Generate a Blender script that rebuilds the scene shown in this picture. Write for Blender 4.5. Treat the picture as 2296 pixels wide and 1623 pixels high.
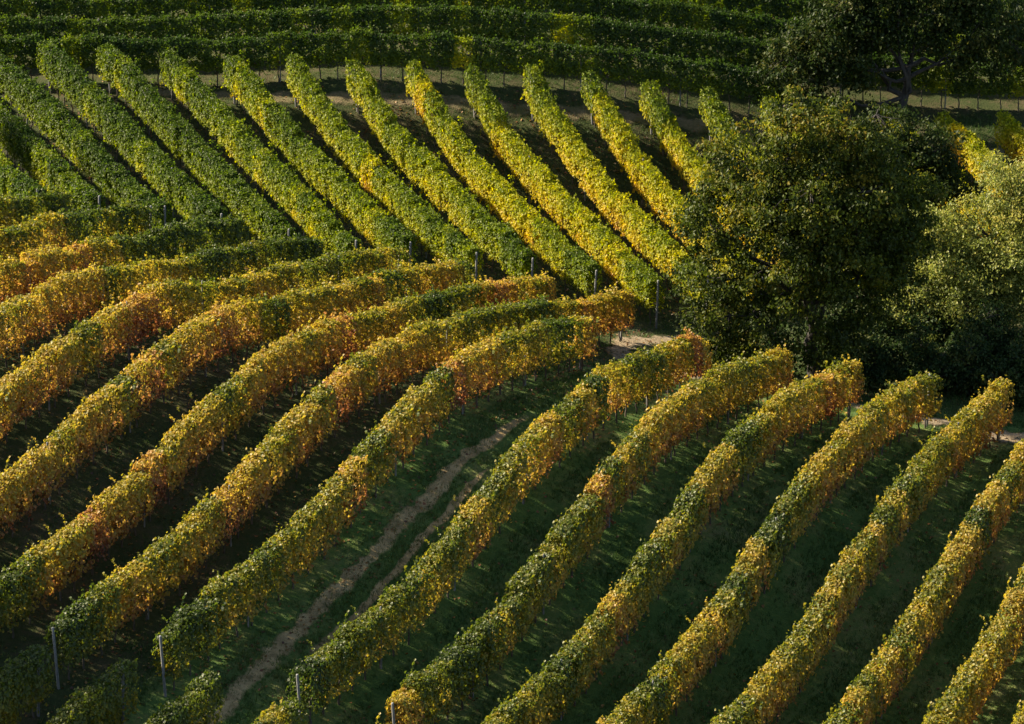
import bpy, math, random
import numpy as np
from mathutils import Vector, Matrix

random.seed(7)
rng = np.random.default_rng(7)
R = math.radians
scene = bpy.context.scene
for o in list(bpy.data.objects):
    bpy.data.objects.remove(o)
COL = scene.collection

# ------------------------------------------------------------------ camera, sky, sun, exposure
ZOFF = 56.0
cam_d = bpy.data.cameras.new('camera')
cam = bpy.data.objects.new('camera', cam_d)
COL.objects.link(cam)
cam.location = (0, 0, ZOFF)
cam.rotation_euler = (R(90 - 17), 0, 0)
cam_d.sensor_width = 36
cam_d.lens = 7600 / 2296 * 36
cam_d.clip_start = 1
cam_d.clip_end = 2000
scene.camera = cam

SUN_TO = Vector((-1.0, 0.28, 0)).normalized()
SUN_EL = R(37)
world = bpy.data.worlds.new('World')
scene.world = world
world.use_nodes = True
wn = world.node_tree.nodes
sky = wn.new('ShaderNodeTexSky')
sky.sky_type = 'NISHITA'
sky.sun_disc = False
sky.sun_elevation = SUN_EL
sky.sun_rotation = math.atan2(SUN_TO.x, SUN_TO.y)
bg = wn['Background']
bg.inputs['Strength'].default_value = 0.06
world.node_tree.links.new(sky.outputs[0], bg.inputs['Color'])

sun_d = bpy.data.lights.new('sun', 'SUN')
sun_d.energy = 5.0
sun_d.angle = R(1.2)
sun_d.color = (1.0, 0.86, 0.66)
sun = bpy.data.objects.new('sun', sun_d)
COL.objects.link(sun)
sdir = Vector((SUN_TO.x * math.cos(SUN_EL), SUN_TO.y * math.cos(SUN_EL), math.sin(SUN_EL)))
sun.rotation_euler = sdir.to_track_quat('Z', 'Y').to_euler()
sun.location = (-60, 150, 90)

scene.view_settings.view_transform = 'Standard'
scene.view_settings.look = 'None'
scene.view_settings.gamma = 1
scene.view_settings.exposure = 1.9
scene.view_settings.use_curve_mapping = False
scene.render.engine = 'CYCLES'
scene.cycles.max_bounces = 8
scene.cycles.transmission_bounces = 6
scene.cycles.diffuse_bounces = 4
scene.cycles.use_denoising = True

# ------------------------------------------------------------------ helpers
def tag(o, label=None, cat=None, group=None, kind=None):
    if label: o['label'] = label
    if cat: o['category'] = cat
    if group: o['group'] = group
    if kind: o['kind'] = kind
    return o

def empty(name, loc):
    o = bpy.data.objects.new(name, None)
    o.empty_display_size = .3
    o.location = loc
    COL.objects.link(o)
    return o

def link(name, me, parent=None, loc=(0, 0, 0), rot=(0, 0, 0), scale=(1, 1, 1)):
    o = bpy.data.objects.new(name, me)
    o.location = loc; o.rotation_euler = rot; o.scale = scale
    if parent: o.parent = parent
    COL.objects.link(o)
    return o

def mesh_np(name, V, Fc, mat, attrs=None, smooth=False):
    """V (n,3), Fc (m,k) with constant k."""
    V = np.asarray(V, np.float32); Fc = np.asarray(Fc, np.int32)
    me = bpy.data.meshes.new(name)
    m, k = Fc.shape
    me.vertices.add(len(V)); me.vertices.foreach_set('co', V.ravel())
    me.loops.add(m * k); me.loops.foreach_set('vertex_index', Fc.ravel())
    me.polygons.add(m)
    me.polygons.foreach_set('loop_start', np.arange(0, m * k, k, dtype=np.int32))
    me.polygons.foreach_set('use_smooth', np.full(m, smooth, bool))
    for nm, (dom, arr) in (attrs or {}).items():
        a = me.attributes.new(nm, 'FLOAT', dom)
        a.data.foreach_set('value', np.asarray(arr, np.float32))
    me.update(calc_edges=True)
    me.validate()
    me.materials.append(mat)
    return me

def unit(a):
    return a / np.maximum(np.linalg.norm(a, axis=-1, keepdims=True), 1e-9)

def leaves(C, N, size, shape='vine'):
    """folded leaves: two quads each side of a midrib; tip hangs down along the surface"""
    n = len(C)
    N = unit(N)
    down = np.tile(np.array([0, 0, -1.0]), (n, 1)) + rng.normal(0, .55, (n, 3))
    T = unit(down - N * (down * N).sum(1, keepdims=True))
    Bn = np.cross(N, T)
    if shape == 'vine':
        P = np.array([(0, -.42, 0), (-.52, -.18, .10), (-.36, .30, .06), (0, .55, -.06), (.36, .30, .06), (.52, -.18, .10)])
    elif shape == 'oak':
        P = np.array([(0, -.5, 0), (-.30, -.10, .07), (-.28, .28, .05), (0, .52, -.05), (.28, .28, .05), (.30, -.10, .07)])
    P = P[None] * (1 + rng.normal(0, .12, (n, 6, 3)))
    V = C[:, None] + size[:, None, None] * (P[..., 0:1] * Bn[:, None] + P[..., 1:2] * T[:, None] + P[..., 2:3] * N[:, None])
    base = np.arange(n)[:, None] * 6
    Fc = np.concatenate([base + np.array([[0, 3, 2, 1]]), base + np.array([[0, 5, 4, 3]])], 1).reshape(-1, 4)
    return V.reshape(-1, 3), Fc

def tube(path, rad, sides=7):
    path = np.asarray(path, float); rad = np.asarray(rad, float)
    n = len(path)
    tg = unit(np.gradient(path, axis=0))
    ref = np.where(np.abs(tg[:, 2:3]) > .9, np.array([[1., 0, 0]]), np.array([[0, 0, 1.]]))
    u = unit(np.cross(tg, ref)); v = np.cross(tg, u)
    ang = np.arange(sides) / sides * 2 * math.pi
    V = path[:, None] + rad[:, None, None] * (np.cos(ang)[None, :, None] * u[:, None] + np.sin(ang)[None, :, None] * v[:, None])
    V = V.reshape(-1, 3)
    Fc = []
    for i in range(n - 1):
        for j in range(sides):
            a = i * sides + j; b = i * sides + (j + 1) % sides
            Fc.append((a, b, b + sides, a + sides))
    V = np.r_[V, path[-1:]]
    tip = len(V) - 1
    for j in range(sides):
        a = (n - 1) * sides + j; b = (n - 1) * sides + (j + 1) % sides
        Fc.append((a, b, tip, tip))
    return V, Fc

def tubes_mesh(name, lst, mat, sides=7):
    Vs, Fs, k = [], [], 0
    tris = []
    for path, rad in lst:
        V, Fc = tube(path, rad, sides)
        Vs.append(V)
        for q in Fc:
            q = [a + k for a in q]
            (tris if q[2] == q[3] else Fs).append(q[:3] if q[2] == q[3] else q)
        k += len(V)
    me = bpy.data.meshes.new(name)
    me.from_pydata(np.concatenate(Vs).tolist(), [], Fs + tris)
    me.polygons.foreach_set('use_smooth', [True] * len(me.polygons))
    me.materials.append(mat)
    return me

# value noise on the plane
_NG = rng.random((256, 256))
def vnoise(x, y, s):
    x = np.asarray(x, float) / s + 1000; y = np.asarray(y, float) / s + 1000
    i = np.floor(x).astype(int); j = np.floor(y).astype(int); u = x - i; v = y - j
    u = u * u * (3 - 2 * u); v = v * v * (3 - 2 * v)
    g = lambda a, b: _NG[a & 255, b & 255]
    return (g(i, j) * (1 - u) + g(i + 1, j) * u) * (1 - v) + (g(i, j + 1) * (1 - u) + g(i + 1, j + 1) * u) * v

# ------------------------------------------------------------------ materials
def new_mat(name):
    m = bpy.data.materials.new(name); m.use_nodes = True
    nt = m.node_tree; nt.nodes.clear()
    return m, nt, nt.nodes, nt.links

def ramp(nodes, stops):
    r = nodes.new('ShaderNodeValToRGB')
    e = r.color_ramp.elements
    while len(e) < len(stops): e.new(0.5)
    for el, (p, c) in zip(e, stops):
        el.position = p; el.color = (*c, 1)
    return r

def mth(nt, op, a, b=None, clamp=False):
    n = nt.nodes.new('ShaderNodeMath'); n.operation = op; n.use_clamp = clamp
    for k, v in enumerate((a, b)):
        if v is None: continue
        if isinstance(v, (int, float)): n.inputs[k].default_value = v
        else: nt.links.new(v, n.inputs[k])
    return n.outputs[0]

def leaf_material(name, stops, trans=.55, use_object=True, t0=.3, grad=.2, spread=.3, gloss=.03):
    m, nt, N, L = new_mat(name)
    rn = N.new('ShaderNodeAttribute'); rn.attribute_name = 'rnd'
    ht = N.new('ShaderNodeAttribute'); ht.attribute_name = 'ht'
    if use_object:
        oi = N.new('ShaderNodeObjectInfo')
        sp = N.new('ShaderNodeSeparateColor'); L.new(oi.outputs['Color'], sp.inputs[0])
        t, g, s = sp.outputs[0], sp.outputs[1], sp.outputs[2]
    else:
        t, g, s = t0, grad, spread
    a = mth(nt, 'MULTIPLY', mth(nt, 'SUBTRACT', rn.outputs['Fac'], .5), s)
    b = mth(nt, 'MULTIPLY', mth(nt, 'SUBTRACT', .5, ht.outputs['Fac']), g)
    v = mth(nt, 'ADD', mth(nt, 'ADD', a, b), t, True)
    rp = ramp(N, stops); L.new(v, rp.inputs[0])
    # leaf to leaf difference in value
    v2 = mth(nt, 'FRACT', mth(nt, 'MULTIPLY', rn.outputs['Fac'], 37.7))
    hs = N.new('ShaderNodeHueSaturation'); L.new(rp.outputs[0], hs.inputs['Color'])
    L.new(mth(nt, 'ADD', mth(nt, 'MULTIPLY', v2, .5), .75), hs.inputs['Value'])
    df = N.new('ShaderNodeBsdfDiffuse'); L.new(hs.outputs[0], df.inputs[0])
    tr = N.new('ShaderNodeBsdfTranslucent')
    h2 = N.new('ShaderNodeHueSaturation'); L.new(hs.outputs[0], h2.inputs['Color'])
    h2.inputs['Saturation'].default_value = 1.03; h2.inputs['Value'].default_value = 1.35
    L.new(h2.outputs[0], tr.inputs[0])
    mx = N.new('ShaderNodeMixShader'); mx.inputs[0].default_value = trans
    L.new(df.outputs[0], mx.inputs[1]); L.new(tr.outputs[0], mx.inputs[2])
    gl = N.new('ShaderNodeBsdfGlossy'); gl.inputs['Roughness'].default_value = .5
    gl.inputs['Color'].default_value = (.9, .9, .85, 1)
    m2 = N.new('ShaderNodeMixShader'); m2.inputs[0].default_value = gloss
    L.new(mx.outputs[0], m2.inputs[1]); L.new(gl.outputs[0], m2.inputs[2])
    out = N.new('ShaderNodeOutputMaterial'); L.new(m2.outputs[0], out.inputs[0])
    return m

AUTUMN = [(0, (.026, .046, .006)), (.2, (.066, .092, .008)), (.34, (.140, .142, .010)), (.47, (.315, .242, .024)),
          (.60, (.350, .220, .036)), (.73, (.285, .130, .038)), (.86, (.200, .072, .028)), (1, (.110, .036, .018))]
LIME = [(0, (.026, .052, .006)), (.18, (.074, .112, .006)), (.32, (.160, .195, .006)), (.46, (.330, .315, .006)),
        (.60, (.460, .350, .008)), (.74, (.400, .200, .014)), (.88, (.250, .080, .018)), (1, (.120, .040, .016))]
M_VINE = leaf_material('vine_leaf', AUTUMN, gloss=.022)
M_VINE_GREEN = leaf_material('green_vine_leaf', LIME, gloss=.013)
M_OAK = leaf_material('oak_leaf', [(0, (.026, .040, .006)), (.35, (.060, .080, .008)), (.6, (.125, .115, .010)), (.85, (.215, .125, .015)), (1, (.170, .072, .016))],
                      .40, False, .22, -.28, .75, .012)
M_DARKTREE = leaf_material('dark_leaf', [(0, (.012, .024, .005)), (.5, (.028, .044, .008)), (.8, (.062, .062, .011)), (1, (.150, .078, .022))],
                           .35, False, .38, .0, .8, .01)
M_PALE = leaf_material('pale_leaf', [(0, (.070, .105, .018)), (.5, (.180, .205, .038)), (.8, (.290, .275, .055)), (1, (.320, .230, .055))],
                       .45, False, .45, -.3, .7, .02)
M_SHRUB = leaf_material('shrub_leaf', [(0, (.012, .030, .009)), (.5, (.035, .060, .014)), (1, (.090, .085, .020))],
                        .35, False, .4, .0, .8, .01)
M_GRASS = leaf_material('grass_blade', [(0, (.026, .062, .012)), (.5, (.058, .105, .020)), (.8, (.120, .125, .035)), (1, (.210, .165, .070))],
                        .3, False, .42, .0, .9, .02)
M_FALLEN = leaf_material('fallen_leaf', [(0, (.090, .080, .020)), (.4, (.220, .120, .030)), (.75, (.140, .050, .020)), (1, (.060, .030, .018))],
                         .2, False, .5, .0, 1.0, .03)

def bark_material(name, c1, c2, scale=9):
    m, nt, N, L = new_mat(name)
    tc = N.new('ShaderNodeTexCoord')
    mp = N.new('ShaderNodeMapping'); mp.inputs['Scale'].default_value = (1, 1, .22)
    L.new(tc.outputs['Object'], mp.inputs[0])
    nz = N.new('ShaderNodeTexNoise'); nz.inputs['Scale'].default_value = scale; nz.inputs['Detail'].default_value = 6
    L.new(mp.outputs[0], nz.inputs['Vector'])
    rp = ramp(N, [(.3, c1), (.7, c2)]); L.new(nz.outputs['Fac'], rp.inputs[0])
    bs = N.new('ShaderNodeBsdfPrincipled'); bs.inputs['Roughness'].default_value = .9
    L.new(rp.outputs[0], bs.inputs['Base Color'])
    bp = N.new('ShaderNodeBump'); bp.inputs['Strength'].default_value = .7; bp.inputs['Distance'].default_value = .02
    L.new(nz.outputs['Fac'], bp.inputs['Height']); L.new(bp.outputs[0], bs.inputs['Normal'])
    out = N.new('ShaderNodeOutputMaterial'); L.new(bs.outputs[0], out.inputs[0])
    return m
M_BARK = bark_material('oak_bark', (.012, .010, .008), (.045, .036, .028))
M_VBARK = bark_material('vine_bark', (.030, .024, .018), (.100, .082, .060), 30)
M_POST = bark_material('weathered_post', (.080, .080, .076), (.200, .200, .190), 22)
m, nt, N, L = new_mat('galvanised_wire')
bs = N.new('ShaderNodeBsdfPrincipled'); bs.inputs['Base Color'].default_value = (.35, .35, .36, 1)
bs.inputs['Metallic'].default_value = .8; bs.inputs['Roughness'].default_value = .45
nz = N.new('ShaderNodeTexNoise'); nz.inputs['Scale'].default_value = 40
rr = ramp(N, [(.3, (.22, .22, .22)), (.7, (.40, .40, .41))]); L.new(nz.outputs['Fac'], rr.inputs[0]); L.new(rr.outputs[0], bs.inputs['Base Color'])
out = N.new('ShaderNodeOutputMaterial'); L.new(bs.outputs[0], out.inputs[0])
M_WIRE = m

def earth_material(name, stops, s1=.35, s2=4.0, bump=.06, sward=None, feather=None):
    m, nt, N, L = new_mat(name)
    tc = N.new('ShaderNodeTexCoord')
    n1 = N.new('ShaderNodeTexNoise'); n1.inputs['Scale'].default_value = s1; n1.inputs['Detail'].default_value = 5
    n2 = N.new('ShaderNodeTexNoise'); n2.inputs['Scale'].default_value = s2; n2.inputs['Detail'].default_value = 8; n2.inputs['Roughness'].default_value = .7
    for n in (n1, n2): L.new(tc.outputs['Object'], n.inputs['Vector'])
    v = mth(nt, 'ADD', mth(nt, 'MULTIPLY', n1.outputs['Fac'], .5), mth(nt, 'MULTIPLY', n2.outputs['Fac'], .5))
    rp = ramp(N, stops); L.new(v, rp.inputs[0])
    bs = N.new('ShaderNodeBsdfPrincipled'); bs.inputs['Roughness'].default_value = .95
    bs.inputs['Specular IOR Level'].default_value = .1
    colour = rp.outputs[0]
    if sward:
        at = N.new('ShaderNodeAttribute'); at.attribute_name = 'sward'
        r2 = ramp(N, sward); L.new(v, r2.inputs[0])
        mc = N.new('ShaderNodeMix'); mc.data_type = 'RGBA'
        L.new(at.outputs['Fac'], mc.inputs['Factor']); L.new(colour, mc.inputs['A']); L.new(r2.outputs[0], mc.inputs['B'])
        colour = mc.outputs['Result']
    if feather:
        at = N.new('ShaderNodeAttribute'); at.attribute_name = 'worn'
        n4 = N.new('ShaderNodeTexNoise'); n4.inputs['Scale'].default_value = 3.5; n4.inputs['Detail'].default_value = 7; n4.inputs['Roughness'].default_value = .75
        L.new(tc.outputs['Object'], n4.inputs['Vector'])
        w = mth(nt, 'MULTIPLY', mth(nt, 'SUBTRACT', mth(nt, 'ADD', at.outputs['Fac'], n4.outputs['Fac']), .78), 3.2, True)
        r2 = ramp(N, feather); L.new(v, r2.inputs[0])
        mc = N.new('ShaderNodeMix'); mc.data_type = 'RGBA'
        L.new(w, mc.inputs['Factor']); L.new(r2.outputs[0], mc.inputs['A']); L.new(colour, mc.inputs['B'])
        colour = mc.outputs['Result']
    L.new(colour, bs.inputs['Base Color'])
    n3 = N.new('ShaderNodeTexNoise'); n3.inputs['Scale'].default_value = 14; n3.inputs['Detail'].default_value = 6
    L.new(tc.outputs['Object'], n3.inputs['Vector'])
    bp = N.new('ShaderNodeBump'); bp.inputs['Strength'].default_value = .8; bp.inputs['Distance'].default_value = bump
    L.new(n3.outputs['Fac'], bp.inputs['Height']); L.new(bp.outputs[0], bs.inputs['Normal'])
    out = N.new('ShaderNodeOutputMaterial'); L.new(bs.outputs[0], out.inputs[0])
    return m
SWARD = [(.34, (.036, .070, .016)), (.48, (.058, .100, .024)), (.58, (.100, .120, .036)), (.70, (.140, .122, .058))]
SOIL = [(.32, (.020, .030, .010)), (.48, (.034, .044, .014)), (.58, (.056, .050, .024)), (.70, (.080, .060, .036))]
M_GROUND = earth_material('vineyard_soil', [(.32, (.020, .030, .010)), (.48, (.034, .044, .014)), (.58, (.056, .050, .024)), (.70, (.080, .060, .036))],
                          sward=SWARD)
M_DIRT = earth_material('dry_dirt', [(.35, (.120, .090, .055)), (.5, (.210, .165, .105)), (.65, (.280, .225, .150))], 1.2, 7, feather=SOIL)
M_TRACK = earth_material('worn_track', [(.34, (.110, .090, .038)), (.44, (.215, .155, .072)), (.56, (.325, .235, .110)), (.68, (.390, .290, .145))], 1.6, 5, feather=SWARD)
M_VERGE = earth_material('dry_verge', [(.32, (.050, .062, .020)), (.46, (.090, .082, .038)), (.6, (.150, .115, .066)), (.72, (.190, .145, .090))], 1.0, 6, feather=SOIL)

# ------------------------------------------------------------------ terrain
GX0, GY0, GS = -60.0, 75.0, 3.0
TERR = [
"881 848 814 778 741 704 665 628 591 555 519 483 449 414 380 345 310 274 237 199 161 125 90 55 19 -18 -55 -91 -126 -162 -198 -235 -271 -308 -346 -384 -421 -457 -492 -527 -561",
"993 959 924 888 849 810 770 731 693 656 619 583 548 513 478 443 407 371 333 295 257 219 182 145 107 70 32 -5 -42 -79 -118 -157 -196 -236 -275 -314 -353 -390 -426 -461 -496",
"1108 1074 1038 1000 959 918 877 837 797 759 721 684 647 611 576 540 504 467 430 392 352 312 272 233 194 156 119 81 43 3 -38 -80 -122 -164 -205 -245 -284 -322 -360 -397 -433",
"1224 1190 1153 1113 1071 1028 985 942 902 862 823 785 747 710 673 636 599 562 524 486 445 402 358 316 276 239 203 165 126 85 42 -2 -47 -91 -133 -174 -214 -253 -293 -332 -369",
"1339 1305 1266 1225 1182 1137 1092 1049 1007 967 927 887 847 808 769 730 692 653 614 574 531 484 436 391 351 314 280 245 206 164 121 77 31 -15 -58 -99 -139 -180 -222 -263 -302",
"1449 1415 1377 1336 1292 1247 1201 1156 1114 1072 1030 988 946 905 864 822 780 738 695 653 608 555 503 455 414 379 349 317 280 241 201 159 113 67 24 -17 -58 -101 -144 -188 -229",
"1550 1519 1483 1443 1400 1356 1310 1265 1221 1178 1134 1089 1045 1001 956 911 865 817 769 719 667 611 557 508 466 432 404 376 346 314 281 244 203 159 116 74 30 -15 -60 -105 -147",
"1645 1617 1584 1547 1506 1463 1418 1373 1328 1283 1237 1190 1143 1095 1047 998 947 893 835 777 717 657 600 550 508 475 449 427 406 385 361 333 298 259 216 171 124 77 30 -16 -59",
"1736 1710 1680 1646 1608 1567 1524 1479 1433 1386 1338 1289 1238 1188 1136 1084 1028 967 900 831 763 698 638 586 543 511 489 474 464 454 442 424 397 361 319 272 223 173 125 77 32",
"1821 1798 1771 1740 1705 1666 1624 1580 1534 1487 1437 1386 1333 1278 1223 1169 1110 1043 966 887 810 740 676 620 575 544 526 519 519 522 522 516 497 465 423 375 323 272 221 172 125",
"1901 1881 1857 1829 1796 1760 1719 1676 1631 1584 1534 1481 1426 1367 1307 1252 1194 1127 1039 947 864 788 719 659 610 578 564 565 576 590 602 607 596 566 526 477 424 370 318 267 217",
"1976 1958 1937 1911 1881 1847 1808 1765 1721 1675 1627 1576 1520 1456 1387 1320 1271 1211 1120 1020 928 849 778 709 653 618 606 615 635 659 680 692 687 663 625 578 525 469 415 361 309",
"2044 2029 2011 1987 1960 1926 1888 1847 1804 1761 1716 1670 1618 1556 1479 1396 1335 1287 1201 1105 1010 937 860 778 711 669 659 673 700 731 759 776 776 756 721 675 621 565 508 452 397",
"2106 2093 2077 2056 2031 1999 1962 1921 1879 1838 1800 1760 1718 1668 1606 1521 1434 1376 1311 1239 1146 1064 965 879 801 745 730 744 774 809 841 862 864 847 812 766 712 655 596 538 481",
"2161 2150 2136 2118 2094 2065 2027 1986 1944 1907 1874 1842 1810 1773 1728 1652 1567 1500 1445 1383 1306 1213 1122 1029 939 855 824 833 859 892 924 947 951 932 896 849 795 737 677 618 559",
"2208 2198 2186 2170 2149 2121 2084 2042 2001 1966 1937 1910 1884 1855 1817 1758 1686 1614 1566 1516 1455 1352 1285 1192 1093 997 945 936 950 975 1004 1025 1028 1006 970 922 868 810 750 689 630",
"2247 2238 2226 2211 2191 2165 2130 2090 2051 2016 1987 1960 1934 1908 1876 1830 1769 1694 1646 1604 1548 1468 1395 1320 1234 1137 1069 1039 1037 1052 1073 1088 1087 1066 1030 983 930 872 812 752 694",
"2277 2268 2257 2243 2224 2198 2165 2128 2090 2054 2022 1992 1962 1929 1894 1854 1802 1725 1665 1632 1587 1525 1450 1384 1320 1236 1161 1122 1110 1116 1129 1138 1133 1112 1076 1031 979 923 864 805 749",
"2299 2290 2278 2264 2246 2221 2189 2152 2114 2077 2042 2008 1972 1928 1876 1822 1769 1709 1651 1612 1582 1531 1462 1399 1347 1290 1220 1179 1164 1165 1172 1176 1168 1145 1110 1066 1016 962 906 849 795",
"2313 2302 2289 2275 2257 2233 2200 2163 2124 2085 2047 2010 1971 1927 1869 1801 1741 1690 1643 1593 1560 1515 1458 1387 1336 1297 1249 1213 1198 1197 1201 1203 1193 1166 1129 1086 1040 990 936 883 833",
"2320 2306 2291 2274 2255 2232 2197 2158 2119 2078 2038 1999 1959 1919 1866 1796 1732 1674 1628 1571 1521 1463 1401 1340 1300 1272 1245 1224 1214 1213 1215 1216 1203 1172 1134 1092 1050 1004 955 908 865",
"2320 2302 2283 2262 2239 2212 2177 2138 2099 2059 2018 1977 1935 1891 1848 1797 1734 1663 1607 1549 1485 1410 1351 1303 1271 1251 1236 1226 1220 1218 1216 1211 1194 1164 1126 1086 1046 1005 964 926 892",
"2317 2294 2269 2243 2214 2183 2147 2110 2071 2033 1994 1952 1905 1854 1804 1759 1699 1626 1576 1519 1457 1386 1325 1281 1256 1241 1233 1228 1224 1220 1213 1200 1179 1150 1114 1075 1036 1001 970 943 919",
"2311 2284 2254 2222 2187 2152 2115 2079 2042 2007 1972 1933 1887 1833 1774 1721 1661 1592 1545 1496 1438 1373 1312 1276 1257 1247 1242 1239 1235 1228 1215 1196 1172 1143 1108 1069 1032 1001 980 965 952",
"2307 2275 2240 2203 2164 2125 2088 2053 2019 1989 1960 1928 1890 1846 1798 1744 1687 1633 1577 1514 1465 1393 1327 1297 1280 1272 1269 1267 1261 1251 1233 1208 1181 1154 1120 1082 1043 1016 1005 1000 996",
"2306 2270 2232 2192 2150 2109 2074 2040 2008 1983 1962 1939 1912 1878 1833 1779 1730 1679 1613 1554 1498 1435 1385 1350 1327 1319 1317 1314 1308 1295 1275 1247 1218 1193 1162 1124 1085 1059 1056 1057 1057",
"2310 2272 2232 2191 2150 2110 2076 2045 2017 1995 1977 1960 1941 1912 1860 1815 1771 1722 1655 1608 1547 1497 1453 1412 1392 1388 1387 1384 1377 1364 1344 1319 1293 1267 1238 1204 1170 1148 1140 1138 1136",
"2319 2281 2241 2201 2162 2125 2093 2065 2041 2020 2002 1986 1971 1947 1912 1869 1829 1776 1712 1671 1620 1590 1542 1494 1484 1483 1481 1475 1466 1453 1436 1416 1393 1368 1341 1313 1285 1264 1250 1240 1232",
"2335 2298 2259 2221 2184 2151 2122 2098 2076 2055 2036 2018 2004 2003 1984 1940 1914 1884 1831 1804 1752 1739 1696 1631 1620 1609 1596 1582 1570 1557 1544 1528 1509 1486 1462 1438 1415 1393 1373 1355 1338",
"2358 2321 2285 2249 2216 2186 2161 2140 2121 2100 2079 2059 2041 2038 2035 2012 2019 2025 2010 1985 1950 1928 1881 1829 1788 1749 1719 1697 1679 1666 1656 1645 1629 1608 1586 1566 1548 1526 1499 1472 1448",
"2386 2352 2318 2286 2255 2229 2208 2190 2173 2154 2132 2112 2097 2092 2091 2092 2106 2122 2124 2111 2089 2062 2022 1976 1925 1876 1837 1807 1786 1772 1762 1755 1743 1721 1701 1684 1670 1650 1618 1586 1556",
"2420 2389 2358 2330 2303 2281 2262 2246 2230 2211 2192 2174 2161 2156 2157 2163 2176 2188 2192 2184 2167 2143 2110 2070 2024 1978 1938 1906 1883 1868 1857 1848 1836 1818 1801 1786 1772 1751 1722 1690 1659",
"2458 2430 2403 2379 2357 2338 2322 2307 2291 2273 2256 2240 2228 2222 2221 2225 2232 2236 2235 2225 2210 2190 2165 2133 2096 2057 2021 1991 1969 1953 1940 1929 1916 1901 1886 1873 1858 1839 1813 1784 1755",
"2500 2475 2451 2431 2413 2398 2384 2370 2354 2337 2321 2306 2295 2287 2282 2281 2280 2276 2266 2251 2234 2219 2203 2181 2153 2122 2091 2065 2045 2029 2015 2002 1988 1973 1961 1950 1937 1920 1898 1872 1845",
"2545 2522 2502 2485 2470 2457 2446 2434 2418 2401 2386 2372 2360 2349 2341 2334 2326 2314 2297 2276 2255 2246 2238 2224 2204 2180 2155 2133 2115 2101 2087 2073 2058 2042 2032 2023 2012 1998 1979 1956 1932",
"2592 2572 2554 2539 2526 2516 2506 2494 2479 2464 2449 2435 2422 2410 2399 2387 2374 2358 2337 2314 2294 2286 2280 2271 2257 2239 2219 2200 2185 2172 2158 2144 2129 2115 2105 2097 2088 2075 2059 2039 2018",
"2641 2622 2606 2593 2582 2572 2562 2551 2538 2524 2510 2496 2483 2470 2456 2442 2427 2409 2388 2368 2351 2341 2334 2326 2315 2301 2285 2270 2256 2244 2231 2218 2205 2193 2183 2174 2165 2154 2140 2123 2103",
"2691 2674 2659 2647 2637 2627 2618 2608 2596 2583 2570 2557 2543 2530 2515 2501 2484 2467 2448 2430 2415 2405 2396 2388 2379 2368 2355 2342 2330 2318 2306 2294 2282 2271 2262 2253 2245 2234 2221 2206 2188",
"2742 2726 2713 2701 2692 2683 2674 2664 2653 2642 2629 2617 2604 2590 2576 2562 2546 2530 2514 2499 2485 2474 2465 2457 2448 2438 2427 2416 2404 2393 2382 2371 2361 2351 2342 2334 2325 2315 2304 2290 2274",
"2794 2779 2767 2756 2747 2739 2730 2721 2711 2700 2689 2677 2665 2652 2639 2625 2611 2597 2583 2570 2558 2548 2538 2529 2521 2511 2502 2491 2481 2470 2460 2449 2440 2431 2422 2414 2406 2397 2386 2374 2358",
"2848 2833 2822 2812 2803 2795 2787 2779 2770 2760 2749 2738 2727 2715 2703 2691 2679 2667 2655 2644 2634 2623 2614 2604 2596 2587 2578 2568 2558 2548 2538 2528 2519 2511 2503 2495 2487 2479 2469 2457 2443",
"2903 2889 2878 2869 2861 2853 2845 2838 2829 2820 2810 2800 2789 2779 2768 2758 2747 2737 2728 2718 2709 2700 2690 2680 2672 2663 2654 2645 2636 2626 2616 2607 2598 2590 2582 2575 2567 2559 2550 2539 2525",
"2960 2947 2936 2927 2919 2912 2905 2897 2889 2881 2872 2863 2853 2844 2835 2825 2816 2808 2800 2792 2784 2775 2765 2756 2748 2739 2731 2722 2713 2704 2694 2685 2677 2669 2661 2654 2647 2639 2630 2619 2606"
]
TZ = np.array([[int(v) for v in r.split()] for r in TERR], float) / 100

def ground(x, y):
    x = np.asarray(x, float); y = np.asarray(y, float)
    u = np.clip((x - GX0) / GS, 0, TZ.shape[1] - 1.001); v = np.clip((y - GY0) / GS, 0, TZ.shape[0] - 1.001)
    i = u.astype(int); j = v.astype(int); fu = u - i; fv = v - j
    cr = lambda a, b, c, d, t: .5 * (2 * b + (c - a) * t + (2 * a - 5 * b + 4 * c - d) * t * t + (3 * b - a - 3 * c + d) * t ** 3)
    ii = [np.clip(i + k, 0, TZ.shape[1] - 1) for k in (-1, 0, 1, 2)]
    jj = [np.clip(j + k, 0, TZ.shape[0] - 1) for k in (-1, 0, 1, 2)]
    return cr(*[cr(*[TZ[b, a] for a in ii], fu) for b in jj], fv)

def relief(x, y):
    return (vnoise(x, y, 1.7) - .5) * .10 + (vnoise(x, y, .45) - .5) * .05

def gz(x, y):
    return float(ground(x, y) + relief(x, y))

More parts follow.
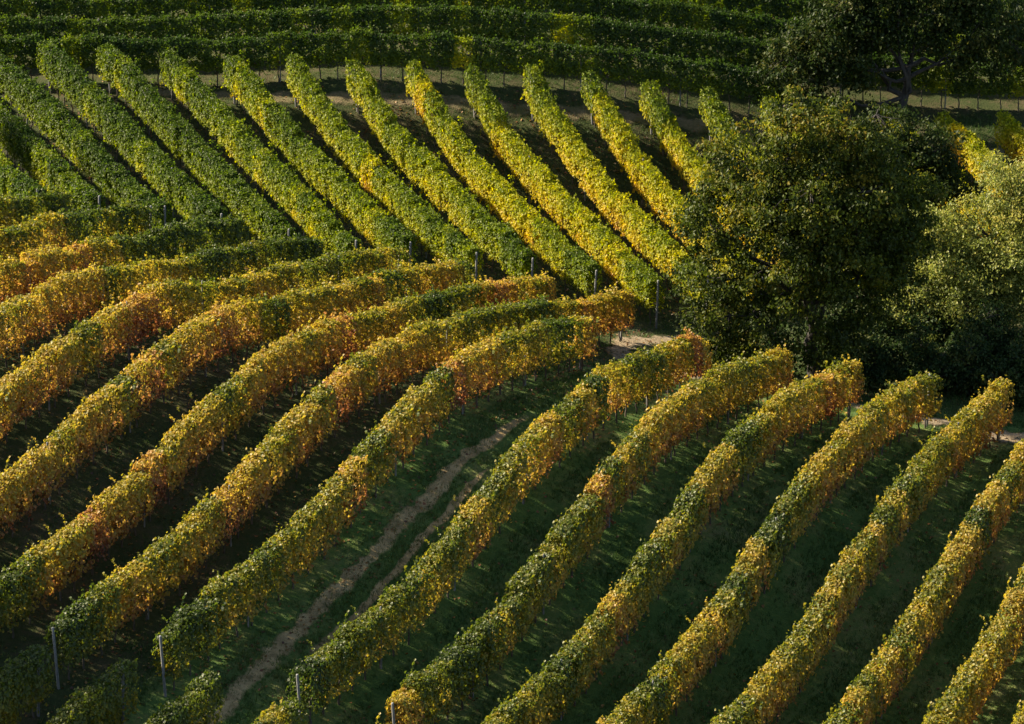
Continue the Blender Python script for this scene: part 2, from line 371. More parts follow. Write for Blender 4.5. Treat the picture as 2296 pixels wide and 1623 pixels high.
xs = np.r_[np.linspace(-320, -60, 20), np.linspace(-54, -30, 9), np.arange(-28, 28.01, .28), np.linspace(30, 54, 9), np.linspace(60, 320, 20)]
ys = np.r_[np.linspace(-120, 74, 16), np.linspace(78, 98, 9), np.arange(99, 186, .28), np.linspace(188, 204, 6), np.linspace(215, 520, 16)]
GXX, GYY = np.meshgrid(xs, ys)
GZZ = ground(GXX, GYY) + relief(GXX, GYY)
nx, ny = len(xs), len(ys)
idx = np.arange(nx * ny).reshape(ny, nx)
Fc = np.stack([idx[:-1, :-1], idx[:-1, 1:], idx[1:, 1:], idx[1:, :-1]], -1).reshape(-1, 4)
_t = R(28)
_ra = GXX * math.cos(_t) - GYY * math.sin(_t)
sward = np.clip((_ra + 61.2) / 1.2, 0, 1) * np.clip((137 - GYY) / 3, 0, 1)
g_o = link('ground', mesh_np('ground', np.stack([GXX, GYY, GZZ], -1).reshape(-1, 3), Fc, M_GROUND, {'sward': ('POINT', sward.ravel())}, smooth=True))
tag(g_o, 'dark soil and grass slope under the vine rows', kind='structure')

def strip(name, pts, widths, mat, label, lift=.03):
    """a draped ribbon with ragged edges"""
    pts = np.array(pts, float)
    d = np.r_[0, np.cumsum(np.linalg.norm(np.diff(pts, axis=0), axis=1))]
    s = np.arange(0, d[-1], .22)
    P = np.stack([np.interp(s, d, pts[:, 0]), np.interp(s, d, pts[:, 1])], 1)
    k = np.ones(15) / 15
    Pp = np.pad(P, ((7, 7), (0, 0)), mode='edge')
    P = np.stack([np.convolve(Pp[:, a], k, 'valid') for a in (0, 1)], 1)
    Wd = np.interp(s, d, widths)
    T = unit(np.gradient(P, axis=0)); Nn = np.stack([-T[:, 1], T[:, 0]], 1)
    nw = 9
    rag = lambda o: Wd * (.5 + .25 * (vnoise(P[:, 0] + o, P[:, 1], 1.6) - .5) + .4 * (vnoise(P[:, 0] + o, P[:, 1], .3) - .5))
    w1 = rag(50); w2 = rag(90)
    f = np.linspace(0, 1, nw)[None]
    off = -w1[:, None] * (1 - f) + w2[:, None] * f
    X = P[:, 0:1] + Nn[:, 0:1] * off; Y = P[:, 1:2] + Nn[:, 1:2] * off
    Z = ground(X, Y) + relief(X, Y) + lift
    Z[:, 0] -= .07 + lift; Z[:, -1] -= .07 + lift
    ii = np.arange(X.size).reshape(X.shape)
    Fq = np.stack([ii[:-1, :-1], ii[1:, :-1], ii[1:, 1:], ii[:-1, 1:]], -1).reshape(-1, 4)
    worn = np.repeat(1 - np.abs(np.linspace(-1, 1, nw))[None] ** 1.3, len(P), 0)
    worn *= np.clip(np.minimum(s, s[-1] - s) / 2.5, 0, 1)[:, None]
    o = link(name, mesh_np(name, np.stack([X, Y, Z], -1).reshape(-1, 3), Fq, mat, {'worn': ('POINT', worn.ravel())}, smooth=True))
    tag(o, label, kind='structure')
    return P, Wd
ROADS = []
ROADS.append(strip('dirt_track', [(-12.0, 101.0)] + [(-8.93, 107.13), (-8.40, 108.31), (-6.77, 112.46), (-4.67, 115.88), (-2.46, 119.56), (-1.15, 121.82), (0.21, 123.97), (1.08, 125.82)], [.9, .9, .9, .85, .8, .8, .75, .65, .5], M_TRACK, 'narrow worn dirt track between two vine rows', .03))
ROADS.append(strip('wheel_rut', [(-7.6, 108.4), (-5.65, 112.0), (-4.0, 115.2), (-1.79, 118.9), (-.3, 121.6)], [.4, .45, .45, .42, .3], M_TRACK, 'faint second wheel rut right of the worn dirt track', .012))
ROADS.append(strip('headland_path', [(30, 129.5), (22, 132), (17.4, 133.9), (12, 136.2), (8, 137.2), (4.8, 138.4), (4.4, 140.8), (5.8, 143.4), (9.5, 145.6)], [2.2, 2.0, 1.9, 1.7, 1.6, 2.0, 1.5, 1.5, 1.4], M_DIRT, 'pale dirt path past the row ends below the big tree', .035))
ROADS.append(strip('upper_path', [(-40, 162.0), (-19, 162.0), (-10.5, 161.6), (0, 161.9), (8, 162.3), (16, 162.6), (32, 163.0)], [1.3, 1.2, 1.15, 1.15, 1.1, 1.0, 1.0], M_VERGE, 'straw coloured grass path above the green vine rows', .035))

# ------------------------------------------------------------------ vines
def vine_mesh(n, hw, z0, z1, seed, mat, length=1.12):
    global rng
    keep = rng; rng = np.random.default_rng(seed)
    C, Nn = [], []
    # shell of the clipped hedge
    ns = int(n * .74)
    u = rng.random(ns)
    side = np.where(u < .40, 1, np.where(u < .80, -1, 0))
    x = (rng.random(ns) - .5) * length
    bul = .035 * np.sin(x * 5 + seed) + .045 * rng.normal(size=ns)
    zz = z0 + (z1 - z0) * rng.random(ns) ** .85
    prof = hw * (.72 + .34 * np.sin(np.clip((zz - z0) / (z1 - z0), 0, 1) * math.pi * .8 + .35)) + bul
    y = np.where(side == 0, (rng.random(ns) - .5) * 2 * hw * .8, side * prof)
    zt = z1 - .10 * (y / hw) ** 2 + .035 * np.sin(x * 6 + seed * 2) + rng.normal(0, .05, ns)
    zz = np.where(side == 0, zt, zz)
    C.append(np.stack([x, y, zz], 1))
    Nn.append(np.stack([rng.normal(0, .45, ns), side * .9 + rng.normal(0, .4, ns), np.where(side == 0, 1., .35) + rng.normal(0, .4, ns)], 1))
    # inside
    ni = n - ns
    C.append(np.stack([(rng.random(ni) - .5) * length, rng.normal(0, hw * .42, ni), z0 + (z1 - z0) * rng.random(ni)], 1))
    Nn.append(rng.normal(0, 1, (ni, 3)) + np.array([0, 0, .4]))
    # shoots that stick out at the top and hang at the foot
    for k in range(7):
        top = k < 4
        x0 = (random.Random(seed * 31 + k).random() - .5) * length
        y0 = rng.normal(0, hw * .6)
        ln = rng.uniform(.12, .34) if top else rng.uniform(.12, .35)
        m_ = 9
        t = np.linspace(0, 1, m_)
        dx, dy = rng.normal(0, .25, 2)
        zc = (z1 + ln * t) if top else (z0 + .08 - ln * t)
        if not top: y0 = math.copysign(hw * .8, y0)
        C.append(np.stack([x0 + dx * t * ln * 2, y0 + dy * t * ln * 2, zc], 1) + rng.normal(0, .03, (m_, 3)))
        Nn.append(rng.normal(0, 1, (m_, 3)) + np.array([0, 0, .3]))
    C = np.concatenate(C); Nn = np.concatenate(Nn)
    # thin spots and pockets, so that light and shade show between the leaf clumps
    keepl = np.ones(len(C), bool)
    for k in range(9):
        hx, hz = (rng.random() - .5) * length, rng.uniform(z0, z1 - .15)
        rr_ = rng.uniform(.10, .19); sl = rng.normal(0, .5)
        d2 = (C[:, 0] - hx) ** 2 + (C[:, 2] - hz - sl * C[:, 1]) ** 2
        keepl &= ~((d2 < rr_ ** 2) & (rng.random(len(C)) < .8))
    C = C[keepl]; Nn = Nn[keepl]
    size = rng.uniform(.064, .118, len(C))
    V, Fq = leaves(C, Nn, size)
    ph = rng.uniform(0, 6, 4)
    patch = .5 + .25 * np.sin(C[:, 0] * 7 + ph[0] + 2 * np.sin(C[:, 2] * 5 + ph[1])) + .25 * np.sin(C[:, 2] * 9 + ph[2] + C[:, 1] * 6 + ph[3])
    rn = np.clip(.62 * rng.random(len(C)) + .38 * patch, 0, 1); ht = np.clip((C[:, 2] - z0) / (z1 - z0), 0, 1)
    me = mesh_np('vine', V, Fq, mat, {'rnd': ('FACE', np.repeat(rn, 2)), 'ht': ('FACE', np.repeat(ht, 2))})
    rng = keep
    return me
VA = [vine_mesh(1800 if k < 8 else 1150, .39, .66, 2.27, 100 + k, M_VINE) for k in range(10)]      # lower block: tall narrow canopy, bare trunks below
VB = [vine_mesh(1900, .36, .84, 2.28, 200 + k, M_VINE_GREEN) for k in range(8)]       # upper block: fuller

def trunk_mesh(seed):
    r = random.Random(seed)
    p = [(0, 0, -.12)]
    for k in range(1, 7):
        p.append((r.uniform(-.035, .035), r.uniform(-.035, .035), k * .14))
    lst = [(p, [.042, .036, .032, .030, .030, .028, .020])]
    for s in (-1, 1):
        q = [p[-2], (s * .12, 0, .78), (s * .3, r.uniform(-.02, .02), .84), (s * .48, 0, .86)]
        lst.append((q, [.022, .018, .015, .010]))
    return tubes_mesh('trunk', lst, M_VBARK, 6)
TRUNKS = [trunk_mesh(k) for k in range(6)]

def post_mesh(name, r0, hgt):
    return tubes_mesh(name, [([(0, 0, -.4), (0, 0, .3), (.004, 0, hgt * .6), (0, .004, hgt - .02), (0, 0, hgt)], [r0, r0, r0 * .96, r0 * .93, r0 * .8])], M_POST, 8)
POST = post_mesh('post', .035, 2.30)
ENDPOST = post_mesh('end_post', .05, 2.25)

CA = np.array([(-18.8,138.9,0.20),(-15.2,140.3,0.20),(-11.3,139.0,0.20),(-8.5,138.3,0.24),(-6.7,141.4,0.26),(-2.9,143.1,0.36),(-16.9,134.0,0.20),(-13.7,138.2,0.20),(-9.9,137.7,0.22),(-15.8,137.2,0.20),(-12.3,135.1,0.25),(-4.7,140.0,0.60),(0.0,142.0,0.68),(3.9,141.4,0.72),(-0.9,133.5,0.30),(1.8,131.4,0.32),(-2.6,129.2,0.40),(-17.6,129.1,0.62),(-18.1,131.6,0.65),(-16.0,130.4,0.50),(-14.3,128.1,0.58),(-12.7,129.7,0.58),(-14.7,123.4,0.72),(-11.4,124.6,0.75),(-9.6,127.3,0.50),(-7.8,126.1,0.72),(-5.4,132.1,0.55),(-16.1,121.1,0.60),(-16.6,118.6,0.75),(-13.9,119.1,0.72),(-12.5,121.0,0.66),(-15.3,116.6,0.68),(-11.5,118.8,0.62),(-9.2,121.8,0.68),(-4.9,123.8,0.75),(-6.2,122.0,0.50),(-15.8,111.3,0.62),(-14.1,112.9,0.72),(-12.8,115.6,0.60),(-9.7,116.5,0.56),(-8.2,118.6,0.60),(-6.6,120.5,0.58),(-4.1,121.0,0.58),(-2.5,123.7,0.66),(-1.2,123.5,0.66),(0.9,126.1,0.42),(-14.9,106.2,0.20),(-13.0,108.8,0.58),(-11.4,111.7,0.58),(-10.3,114.2,0.50),(-8.8,115.0,0.52),(-7.3,116.5,0.56),(-4.9,118.8,0.56),(-11.0,107.3,0.20),(-9.4,110.6,0.42),(-7.9,112.9,0.50),(-6.1,108.3,0.28),(-3.9,111.9,0.38),(-1.6,115.9,0.42),(0.0,118.6,0.42),(1.7,121.4,0.48),(3.5,124.2,0.55),(5.3,128.6,0.50),(7.0,132.6,0.60),(-2.3,109.9,0.30),(0.0,113.6,0.40),(2.2,117.2,0.44),(4.2,120.5,0.48),(6.0,123.7,0.62),(8.0,127.5,0.52),(10.4,132.5,0.65),(2.1,111.6,0.40),(4.1,115.3,0.50),(6.7,120.3,0.48),(8.6,123.3,0.55),(10.3,126.0,0.62),(11.6,128.9,0.55),(13.5,131.9,0.66),(6.5,114.0,0.52),(8.3,117.3,0.50),(9.2,119.1,0.52),(11.1,122.4,0.56),(13.2,126.3,0.58),(16.2,131.3,0.55),(10.6,115.8,0.55),(13.6,121.3,0.56),(16.8,127.4,0.58),(14.0,116.0,0.60),(17.1,121.9,0.60)])  # autumn tone points, with shade on upper left faces put in as greener leaf
CB = np.array([(-21.4,159.8,0.10),(-17.6,153.9,0.13),(-18.0,147.7,0.12),(-13.1,149.0,0.17),(-11.5,155.9,0.22),(-14.8,157.3,0.18),(-9.5,158.4,0.30),(-8.2,151.2,0.30),(-6.0,148.1,0.30),(-9.0,147.6,0.25),(-5.3,157.9,0.32),(-3.9,152.3,0.38),(-3.2,159.6,0.36),(-2.1,154.9,0.42),(0.0,152.5,0.48),(1.1,157.2,0.44),(2.1,151.0,0.46),(3.2,155.2,0.50),(4.3,157.4,0.45),(5.3,154.2,0.50),(2.6,146.7,0.35),(5.1,149.0,0.40),(6.4,156.6,0.50),(-1.0,161.2,0.28),(3.3,161.7,0.28),(5.5,162.1,0.25),(7.6,161.0,0.30),(0.6,147.6,0.27),(-1.8,148.1,0.25),(21.6,163.2,0.42),(21.7,158.9,0.46)])  # upper slope tone points; the dimmer light at left is put in as green
def autumn(ctrl, x, y):
    w = 1 / ((ctrl[:, 0] - x) ** 2 + (ctrl[:, 1] - y) ** 2 + .6) ** 1.6
    return float((w * ctrl[:, 2]).sum() / w.sum())

cs, sn = math.cos, math.sin
def ax(deg):
    t = R(deg)
    return np.array([sn(t), cs(t)]), np.array([cs(t), -sn(t)])
dA, nA = ax(28); dB, nB = ax(-28)
ORD = 'first second third fourth fifth sixth seventh eighth ninth tenth eleventh twelfth thirteenth fourteenth fifteenth sixteenth seventeenth'.split()

def vine_row(P0, P1, variants, ctrl, style, label, group, pitch=.95):
    """P0 -> P1 in plan, from the near end to the far end"""
    P0 = np.array(P0, float); P1 = np.array(P1, float)
    ln = np.linalg.norm(P1 - P0); d = (P1 - P0) / ln; ang = math.atan2(d[1], d[0])
    zb = gz(*P0)
    root = empty('vine_row', (P0[0], P0[1], zb))
    tag(root, label, 'vine row', group)
    nv = max(2, int(ln / pitch))
    for i in range(nv):
        s = (i + .5) * ln / nv + random.uniform(-.06, .06)
        wob = random.gauss(0, .03)
        x = P0[0] + d[0] * s - d[1] * wob; y = P0[1] + d[1] * s + d[0] * wob
        z = gz(x, y)
        e = .4
        slope = math.atan2(float(ground(x + d[0] * e, y + d[1] * e) - ground(x - d[0] * e, y - d[1] * e)), 2 * e)
        t = autumn(ctrl, x, y)
        if style == 'A': t = .5 + (t - .5) * .8 - .02
        elif style == 'B': t += .05 - (.1 if i < 2 else 0)
        q = random.random()
        if style == 'A':
            t += random.gauss(0, .065)
            t = min(t, .59)
            if q < .09: t += random.uniform(.10, .24)
            elif q < .22: t -= random.uniform(.08, .22)
            grad, spread = .26, .36
        elif style == 'B':
            t += random.gauss(0, .025)
            if q < .14: t += random.uniform(.05, .16)
            grad, spread = .22, .26
        else:
            t += random.gauss(0, .05)
            if q < .1: t += .2
            grad, spread = .22, .26
        hs = random.gauss(1.0, .03)
        flip = random.random() < .5
        # upright vine, sheared so that the clipped top follows the slope
        v = link('vine', random.choice(variants), root, (0, 0, 0), (0, 0, 0), (1.0, random.uniform(.93, 1.08), hs))
        sh_ = Matrix.Identity(4); sh_[2][0] = math.tan(slope) * (-1 if flip else 1)
        v.matrix_parent_inverse = Matrix.Translation((x - P0[0], y - P0[1], z - zb)) @ Matrix.Rotation(ang + (math.pi if flip else 0), 4, 'Z') @ sh_
        v.color = (max(0, min(1, t)), grad, spread, 1)
        link('trunk', random.choice(TRUNKS), v, (random.uniform(-.1, .1), 0, 0), (0, 0, random.uniform(0, .5)), (1, 1, 1.1 if style in 'AD' else 1.3))
    npst = max(2, int(round(ln / 5.2)) + 1)
    for i in range(npst):
        s = i * ln / (npst - 1)
        end = i in (0, npst - 1)
        s2 = s + (-.05 if i == 0 else -.35 if i == npst - 1 else 0)
        x, y = P0 + d * s2
        lean = (R(random.uniform(3, 7)) * (-1 if i == 0 else 1)) if end else R(random.gauss(0, 1.2))
        link('end_post' if end else 'post', ENDPOST if end else POST, root, (x - P0[0], y - P0[1], gz(x, y) - zb),
             (0, 0, 0) if not end else (-lean * d[1] * -1 * -1, lean * d[0], 0))
    for hgt in (.85, 1.45, 2.05):
        path = []
        for s in np.linspace(0, ln, npst * 2 - 1):
            x, y = P0 + d * s
            path.append((x - P0[0], y - P0[1], float(ground(x, y)) + hgt - zb))
        link('wire', tubes_mesh('wire', [(path, [.0022] * len(path))], M_WIRE, 3), root)
    return root

def on_A(c, y):        # point of row line c at plan y
    s = (y - c * nA[1]) / dA[1]
    return dA * s + nA * c
def on_B(c, y):
    s = (y - c * nB[1]) / dB[1]
    return dB * s + nB * c

# lower block, the line of each row (offset from far top edge to the middle of the hedge)
cA = {-1: -85.4, 0: -82.7, 1: -79.95, 2: -76.85, 3: -74.04, 4: -71.19, 5: -68.5, 6: -65.62, 7: -62.89, 8: -60.09, 9: -55.86,
      10: -53.06, 11: -50.31, 12: -47.48, 13: -44.68, 14: -41.86, 15: -39.05, 16: -36.25}
endA = {-1: 139.5, 0: 140, 1: 140.8, 2: 141.2, 3: 141.4, 4: 142.0, 5: 141.6, 6: 142.2, 7: 142.7, 8: 133.0, 9: 133.2, 10: 133.4,
        11: 133.0, 12: 133.0, 13: 132.5, 14: 131, 15: 129.5, 16: 128}
startA = {7: 105.0, 8: 105.6, 9: 105.2}
labA = {
 -1: 'autumn vine row at the far left edge, two rows above the topmost dark hedge',
 0: 'autumn vine row at the left edge, directly above the topmost dark hedge',
 1: 'short dark green vine row at left, topmost of the lower vineyard',
 2: 'dark green vine row with an orange left end, second from top of lower vineyard',
 3: 'dark green and gold vine row, third from the top of the lower vineyard',
 4: 'golden vine row turning dark green to its right, fourth from top of lower vineyard',
 5: 'rust and gold vine row, fourth to the left of the dirt track',
 6: 'golden vine row ending in an orange patch, third to the left of the dirt track',
 7: 'long golden vine row with a bright orange far end, second left of dirt track',
 8: 'golden vine row with a dark far end, directly left of the dirt track',
 9: 'mixed green and gold vine row directly right of the dirt track',
 10: 'green and rust vine row, second to the right of the dirt track',
 11: 'green and gold vine row with a tufted far end, third right of the dirt track',
 12: 'bright golden vine row, fourth to the right of the dirt track',
 13: 'golden vine row, fifth to the right of the dirt track',
 14: 'golden orange vine row, sixth to the right of the dirt track',
 15: 'golden vine row, seventh right of the dirt track in the bottom right corner',
 16: 'golden vine row, eighth right of the dirt track at the far right edge'}
for k, c in cA.items():
    c2 = c + .26
    y0 = startA.get(k, 105.2)
    a = on_A(c2, y0)
    if a[0] < -26: a = on_A(c2, y0 + (-26 - a[0]) / dA[0] * dA[1])
    b = on_A(c2, endA[k])
    vine_row(a, b, VA, CA, 'A', labA[k], 'autumn coloured rows of the lower vineyard')

# upper block
cB0, sB = 51.05, 2.585
CBv = {k: cB0 + sB * k for k in range(-3, 20)}
nearB = {-3: 139.5, -2: 140.2, -1: 141.0, 0: 141.8, 1: 142.0, 2: 143.2, 3: 143.2, 4: 143.2, 5: 144.3, 6: 144.3, 7: 145.2, 8: 145.4, 9: 145.6,
         10: 146.8, 11: 147.6, 12: 148.6, 13: 149.4, 14: 150.4, 15: 151, 16: 151, 17: 150, 18: 149.5, 19: 149}
for k, c in CBv.items():
    c2 = c - .28
    far = on_B(c2, float(np.interp(k, [0, 3, 5, 7, 10, 13, 19], [161.8, 161.7, 161.3, 161.1, 161.6, 161.8, 162.2])))
    near = on_B(c2, nearB[k])
    if far[0] < -34: continue
    if k == 9: lab = 'yellow green vine row ending at the lone grey post left of the big tree'
    elif k < 9: lab = 'green and yellow upper slope vine row, %s to the left of the lone post row' % ORD[8 - k]
    else: lab = 'yellow green upper slope vine row, %s to the right of the lone post row' % ORD[k - 10]
    vine_row(near, far, VB, CB, 'B', lab, 'green rows of the upper slope')

# rows that run across the slope beyond the upper path
CC = np.array([(-20, 165, .14), (-8, 165, .15), (0, 165, .14), (8, 166, .08), (20, 166, .06)])  # low values put the unlit look of these cross rows into the leaf colour
for k in range(6):
    yo = 163.0 + k * 2.6
    x1 = 13.2 if k == 0 else 27
    vine_row((-31, yo - .65), (x1, yo + .95 * (x1 + 31) / 58), VB, CC, 'C',
             'shaded green vine row running across the slope, %s above the upper path' % ORD[k], 'cross rows above the upper path', 1.0)

# rows that begin below the lower headland
CD = np.array([(-12, 103, .3), (-8, 103, .3), (0, 103, .35), (10, 103, .5)])
for k in range(9):
    c = -62.55 + 2.45 * k + .2
    if k > 3: c = -55.2 + 2.8 * (k - 3) + .2
    yt = 103.75
    lab = 'green leafed vine row starting below the headland, %s from the left at the bottom edge' % ORD[k]
    vine_row(on_A(c, 93), on_A(c, yt), VA, CD, 'D', lab, 'rows below the lower headland')

# ------------------------------------------------------------------ trees
def branch_path(a, b, sag, n, r, wob):
    a = np.array(a, float); b = np.array(b, float)
    t = np.linspace(0, 1, n)[:, None]
    P = a + (b - a) * t
    P[:, 2] += sag * np.sin(t[:, 0] * math.pi)
    nz = np.array([[r.gauss(0, wob) for _ in range(3)] for _ in range(n)]); nz[0] = 0
    return P + nz * np.linalg.norm(b - a) * .08

def make_tree(name, label, cat, base, lobes, mat, trunk_h, trunk_r, n_clump, n_leaf, leaf, clump_r, seed, lean=(0, 0), depth=.9, limbs=9, fork=None, group=None):
    global rng
    keep = rng; rng = np.random.default_rng(seed); r = random.Random(seed)
    z = gz(*base)
    root = empty(name, (base[0], base[1], z))
    tag(root, label, cat, group)
    L_ = np.array(lobes, float)              # x, y, z, r, flatten
    vol = L_[:, 3] ** 2.4; pr = vol / vol.sum()
    li = rng.choice(len(L_), n_clump, p=pr)
    dirs = unit(rng.normal(size=(n_clump, 3)))
    rad = L_[li, 3] * (1 - (1 - rng.random(n_clump) ** .55) * .75)
    C = L_[li, :3] + dirs * rad[:, None] * np.array([1, depth, .88])
    C = C[C[:, 2] > .35]
    n_clump = len(C)
    zmin, zmax = C[:, 2].min(), C[:, 2].max()
    # trunk
    top = np.array([lean[0], lean[1], trunk_h])
    tp = branch_path((0, 0, -.3), top, 0, 8, r, .25)
    trl = [(tp, trunk_r * np.linspace(1.15, .62, 8))]
    trl[0][1][0] *= 1.35
    link('trunk', tubes_mesh('trunk', trl, M_BARK, 10), root)
    # limbs, with twigs to the clumps
    order = np.argsort(-L_[:, 3])
    ends = []
    for k in range(limbs):
        lb = L_[order[k % len(order)]]
        e = lb[:3] + np.array([r.uniform(-.3, .3), r.uniform(-.3, .3), r.uniform(-.2, .35)]) * lb[3]
        st = tp[r.choice([4, 5, 6, 7, 7])]
        bp = branch_path(st, e, -.06 * np.linalg.norm(e - st), 7, r, .5)
        ends.append(bp)
    tw = [[] for _ in ends]
    allp = np.array([p for bp in ends for p in bp[2:]]); own = [i for i, bp in enumerate(ends) for p in bp[2:]]
    for c in C[:: max(1, n_clump // 260)]:
        j = int(np.argmin(((allp - c) ** 2).sum(1)))
        if np.linalg.norm(allp[j] - c) > 3.2: continue
        tw[own[j]].append((branch_path(allp[j], c, .05, 4, r, .6), [.028, .020, .014, .007]))
    for bp, t in zip(ends, tw):
        link('branch', tubes_mesh('branch', [(bp, trunk_r * np.linspace(.5, .10, 7))] + t, M_BARK, 6), root)
    # leaves
    cl = np.repeat(np.arange(n_clump), n_leaf)
    sc = rng.uniform(.6, 1.3, n_clump) * clump_r
    off = rng.normal(0, .5, (len(cl), 3)) * sc[cl][:, None] * np.array([1, 1, .7])
    P = C[cl] + off
    P[:, 2] = np.maximum(P[:, 2], .15)
    ctr = L_[li[:n_clump], :3] if len(li) == n_clump else C * .6
    Nn = unit(off) * .7 + rng.normal(0, .7, P.shape) + np.array([0, 0, .5])
    V, Fq = leaves(P, Nn, rng.uniform(.7, 1.3, len(P)) * leaf, 'oak')
    tone = np.clip(rng.normal(.5, .22, n_clump)[cl] + rng.normal(0, .2, len(cl)), 0, 1)
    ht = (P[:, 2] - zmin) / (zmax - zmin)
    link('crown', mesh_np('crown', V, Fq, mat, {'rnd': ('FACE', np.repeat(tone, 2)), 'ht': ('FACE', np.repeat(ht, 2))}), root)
    rng = keep
    return root

make_tree('broadleaf_tree', 'biggest tree, broad olive and amber crown, beside the lower row ends', 'tree', (13.0, 138.5),
          [(-.9, 0, 11.4, 1.7), (1.0, .3, 10.9, 1.7), (-3.0, .2, 9.7, 2.1), (-4.3, 0, 7.6, 1.9), (-4.6, -.4, 5.3, 1.8), (-4.0, -.6, 3.1, 1.6),
           (-1.2, -1.2, 8.2, 2.6), (1.4, -.6, 8.3, 2.5), (-1.4, -1.6, 5.4, 2.3), (1.2, -1.4, 5.6, 2.1), (2.7, .2, 6.6, 1.9), (2.6, 0, 4.2, 1.5),
           (-2.6, -1.0, 3.4, 1.5), (-4.4, -.6, 1.9, 1.0), (0, 1.6, 8, 3.0), (-1.0, -1.2, 2.7, 1.3), (1.3, -1.0, 2.6, 1.2), (2.2, .5, 9.6, 1.5), (3.5, .8, 8.0, 1.8), (3.4, .6, 5.6, 1.6), (.1, -2.0, 2.1, 1.2), (1.0, -2.1, 1.4, .9), (-1.7, -1.9, 1.7, 1.1), (-2.9, -1.4, 1.5, 1.0)],
          M_OAK, 4.6, .30, 1120, 76, .15, .52, 11, (-.4, 0), limbs=14)
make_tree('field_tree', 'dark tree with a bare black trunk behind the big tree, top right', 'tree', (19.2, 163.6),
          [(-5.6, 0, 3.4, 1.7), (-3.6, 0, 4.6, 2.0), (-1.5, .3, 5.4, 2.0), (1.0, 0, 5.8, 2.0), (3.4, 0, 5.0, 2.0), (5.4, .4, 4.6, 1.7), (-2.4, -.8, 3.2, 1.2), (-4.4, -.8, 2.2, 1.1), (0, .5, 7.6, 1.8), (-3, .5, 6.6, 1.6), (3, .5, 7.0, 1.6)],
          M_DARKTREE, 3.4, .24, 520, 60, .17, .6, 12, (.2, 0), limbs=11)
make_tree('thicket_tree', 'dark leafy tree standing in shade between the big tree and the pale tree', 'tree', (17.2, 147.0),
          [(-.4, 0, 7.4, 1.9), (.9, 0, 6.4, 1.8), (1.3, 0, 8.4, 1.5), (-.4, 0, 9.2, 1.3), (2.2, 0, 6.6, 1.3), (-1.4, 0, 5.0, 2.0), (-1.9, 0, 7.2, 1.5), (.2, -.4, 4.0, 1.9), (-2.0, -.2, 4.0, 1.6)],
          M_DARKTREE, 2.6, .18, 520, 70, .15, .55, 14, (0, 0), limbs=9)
make_tree('leafy_tree', 'pale sunlit grey green tree at the right edge behind the dark shrubs', 'tree', (20.9, 143.6),
          [(-3.8, -.8, 2.2, 1.6), (-2.4, -1.5, 1.5, 1.4), (-2.2, -.2, 5.8, 1.5), (0, 0, 5.6, 2.0), (1.6, 0, 7.0, 1.8), (-1.7, -.4, 4.4, 1.9), (.4, -.9, 4.2, 2.0), (2.4, -.2, 5.2, 2.2), (-2.8, -.5, 3.0, 1.6), (-.8, -1.1, 2.6, 1.7), (1.8, -1.0, 2.8, 1.8), (4.0, 0, 3.6, 2.0), (.6, 0, 8.2, 1.2), (3.4, 0, 7.2, 1.5)],
          M_PALE, 3.0, .17, 820, 80, .12, .55, 13, (.3, 0), limbs=10)
make_tree('field_tree', 'bushy green tree added outside the frame to shade the left of the lower vineyard', 'tree', (-27.5, 106.0),  # unseen tree, added to cast shade on the lower left corner
          [(0, 0, 7.5, 2.4), (0, 2.2, 6, 2.2), (0, -2.2, 6, 2.2), (.4, 0, 4, 2.4), (0, 3.6, 4.2, 1.8), (0, 1.0, 9.2, 1.6)],
          M_OAK, 3.0, .24, 420, 70, .16, .6, 21, (0, 0), limbs=9)
make_tree('field_tree', 'bushy green tree added outside the frame to shade the left of the upper slope', 'tree', (-35.5, 152.0),  # unseen tree, added so its shadow darkens the left upper rows
          [(0, 0, 8.5, 2.6), (0, 2.6, 7, 2.4), (0, -2.6, 7, 2.4), (.4, 0, 4.4, 2.6), (0, 4.4, 5, 2.0), (0, -4.2, 4.6, 2.0), (0, 1.0, 10.4, 1.8)],
          M_OAK, 3.0, .26, 460, 70, .16, .6, 22, (0, 0), limbs=9)
sh = [((9.6, 140.0), .95, 'round green shrub under the left side of the big tree'),
      ((15.3, 138.8), 1.25, 'dark shaded shrub just right of the big tree trunk'),
      ((17.5, 139.0), 1.45, 'large dark shrub between the big tree and the pale tree'),
      ((19.5, 138.0), 1.35, 'dark shrub in front of the pale tree at the right edge'),
      ((21.7, 137.0), 1.4, 'dark shrub at the far right edge, lowest of those below the pale tree'),
      ((14.7, 141.8), 1.7, 'tall dark thicket directly behind the big tree trunk'),
      ((17.7, 142.8), 1.9, 'tall dark thicket behind the shrubs right of the big tree'),
      ((20.6, 140.2), 1.7, 'dark bush at the foot of the pale tree at the right edge'),
      ((23.0, 139.4), 1.7, 'dark bush at the far right edge, right of the bush under the pale tree'),
      
      ]
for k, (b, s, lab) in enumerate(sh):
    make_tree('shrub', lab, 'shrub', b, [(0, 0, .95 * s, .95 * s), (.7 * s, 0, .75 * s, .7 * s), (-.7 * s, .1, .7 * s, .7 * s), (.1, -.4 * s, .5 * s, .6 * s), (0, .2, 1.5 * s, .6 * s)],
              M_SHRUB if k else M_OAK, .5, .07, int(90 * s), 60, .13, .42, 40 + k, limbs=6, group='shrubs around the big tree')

# ------------------------------------------------------------------ grass and fallen leaves
def road_free(x, y):
    ok = np.ones(len(x), bool)
    for P, Wd in ROADS:
        for a in range(0, len(P), 2):
            ok &= (x - P[a, 0]) ** 2 + (y - P[a, 1]) ** 2 > (Wd[a] * .24) ** 2
    return ok
def scatter(n, x0, x1, y0, y1):
    return rng.uniform(x0, x1, n), rng.uniform(y0, y1, n)

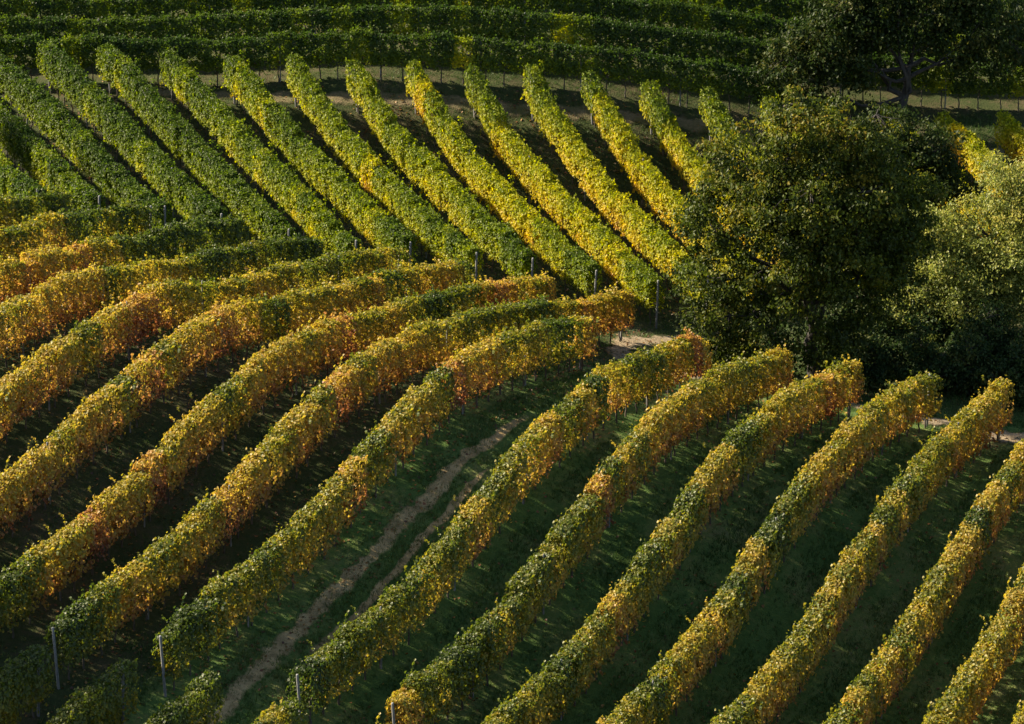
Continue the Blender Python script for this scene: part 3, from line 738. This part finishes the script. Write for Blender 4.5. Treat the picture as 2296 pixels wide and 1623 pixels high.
gxs, gys = scatter(560000, -22, 24, 101, 166)
rowA = (gxs * nA[0] + gys * nA[1])
cl_ = np.array(sorted(v + .26 for v in cA.values()))
dist = np.abs(rowA[:, None] - cl_[None]).min(1)
green = np.where(rowA > -61, 1.25, .42) * np.where(gys > 143, .75, 1)
dens = green * np.clip((vnoise(gxs, gys, 1.3) * .6 + vnoise(gxs, gys, .5) * .6 - .25) * 1.6, 0, 1) * np.where((gys < 134) & (dist < .42), .15, 1)
keepm = rng.random(len(gxs)) < dens
gxs, gys = gxs[keepm], gys[keepm]
fr = road_free(gxs, gys) | (rng.random(len(gxs)) < .25)
gxs, gys = gxs[fr], gys[fr]
nb = 3
n = len(gxs)
bx = np.repeat(gxs, nb) + rng.normal(0, .03, n * nb); by = np.repeat(gys, nb) + rng.normal(0, .03, n * nb)
bz = ground(bx, by) + relief(bx, by) - .01
hgt = rng.uniform(.05, .17, n * nb) * np.where(np.repeat(rng.random(n) < .07, nb), 1.9, 1); an = rng.uniform(0, math.pi * 2, n * nb); wd = rng.uniform(.008, .016, n * nb)
ln_ = rng.normal(0, .06, (n * nb, 2))
V = np.empty((n * nb, 3, 3), np.float32)
V[:, 0] = np.stack([bx - np.cos(an) * wd, by - np.sin(an) * wd, bz], 1)
V[:, 1] = np.stack([bx + np.cos(an) * wd, by + np.sin(an) * wd, bz], 1)
V[:, 2] = np.stack([bx + ln_[:, 0], by + ln_[:, 1], bz + hgt], 1)
tone = np.clip(.15 + .5 * vnoise(bx, by, 2.3) + rng.normal(0, .18, n * nb), 0, 1)
g = link('grass', mesh_np('grass', V.reshape(-1, 3), np.arange(n * nb * 3).reshape(-1, 3), M_GRASS, {'rnd': ('FACE', tone), 'ht': ('FACE', np.full(n * nb, .5))}))
tag(g, 'short green grass growing between the vine rows', 'grass', kind='stuff')

fx, fy = scatter(70000, -22, 24, 102, 163)
ra = fx * nA[0] + fy * nA[1]
k_ = rng.random(len(fx)) < np.where(ra < -58, .8, .28) * np.clip(vnoise(fx, fy, 1.1) * 1.6 - .2, 0, 1)
fx, fy = fx[k_], fy[k_]
C = np.stack([fx, fy, ground(fx, fy) + relief(fx, fy) + rng.uniform(.015, .06, len(fx))], 1)
V, Fq = leaves(C, rng.normal(0, .35, C.shape) + np.array([0, 0, 1.0]), rng.uniform(.07, .13, len(C)))
o = link('fallen_leaves', mesh_np('fallen_leaves', V, Fq, M_FALLEN, {'rnd': ('FACE', np.repeat(rng.random(len(C)), 2)), 'ht': ('FACE', np.full(len(C) * 2, .5))}))
tag(o, 'brown and gold fallen leaves on the soil between rows', 'fallen leaves', kind='stuff')
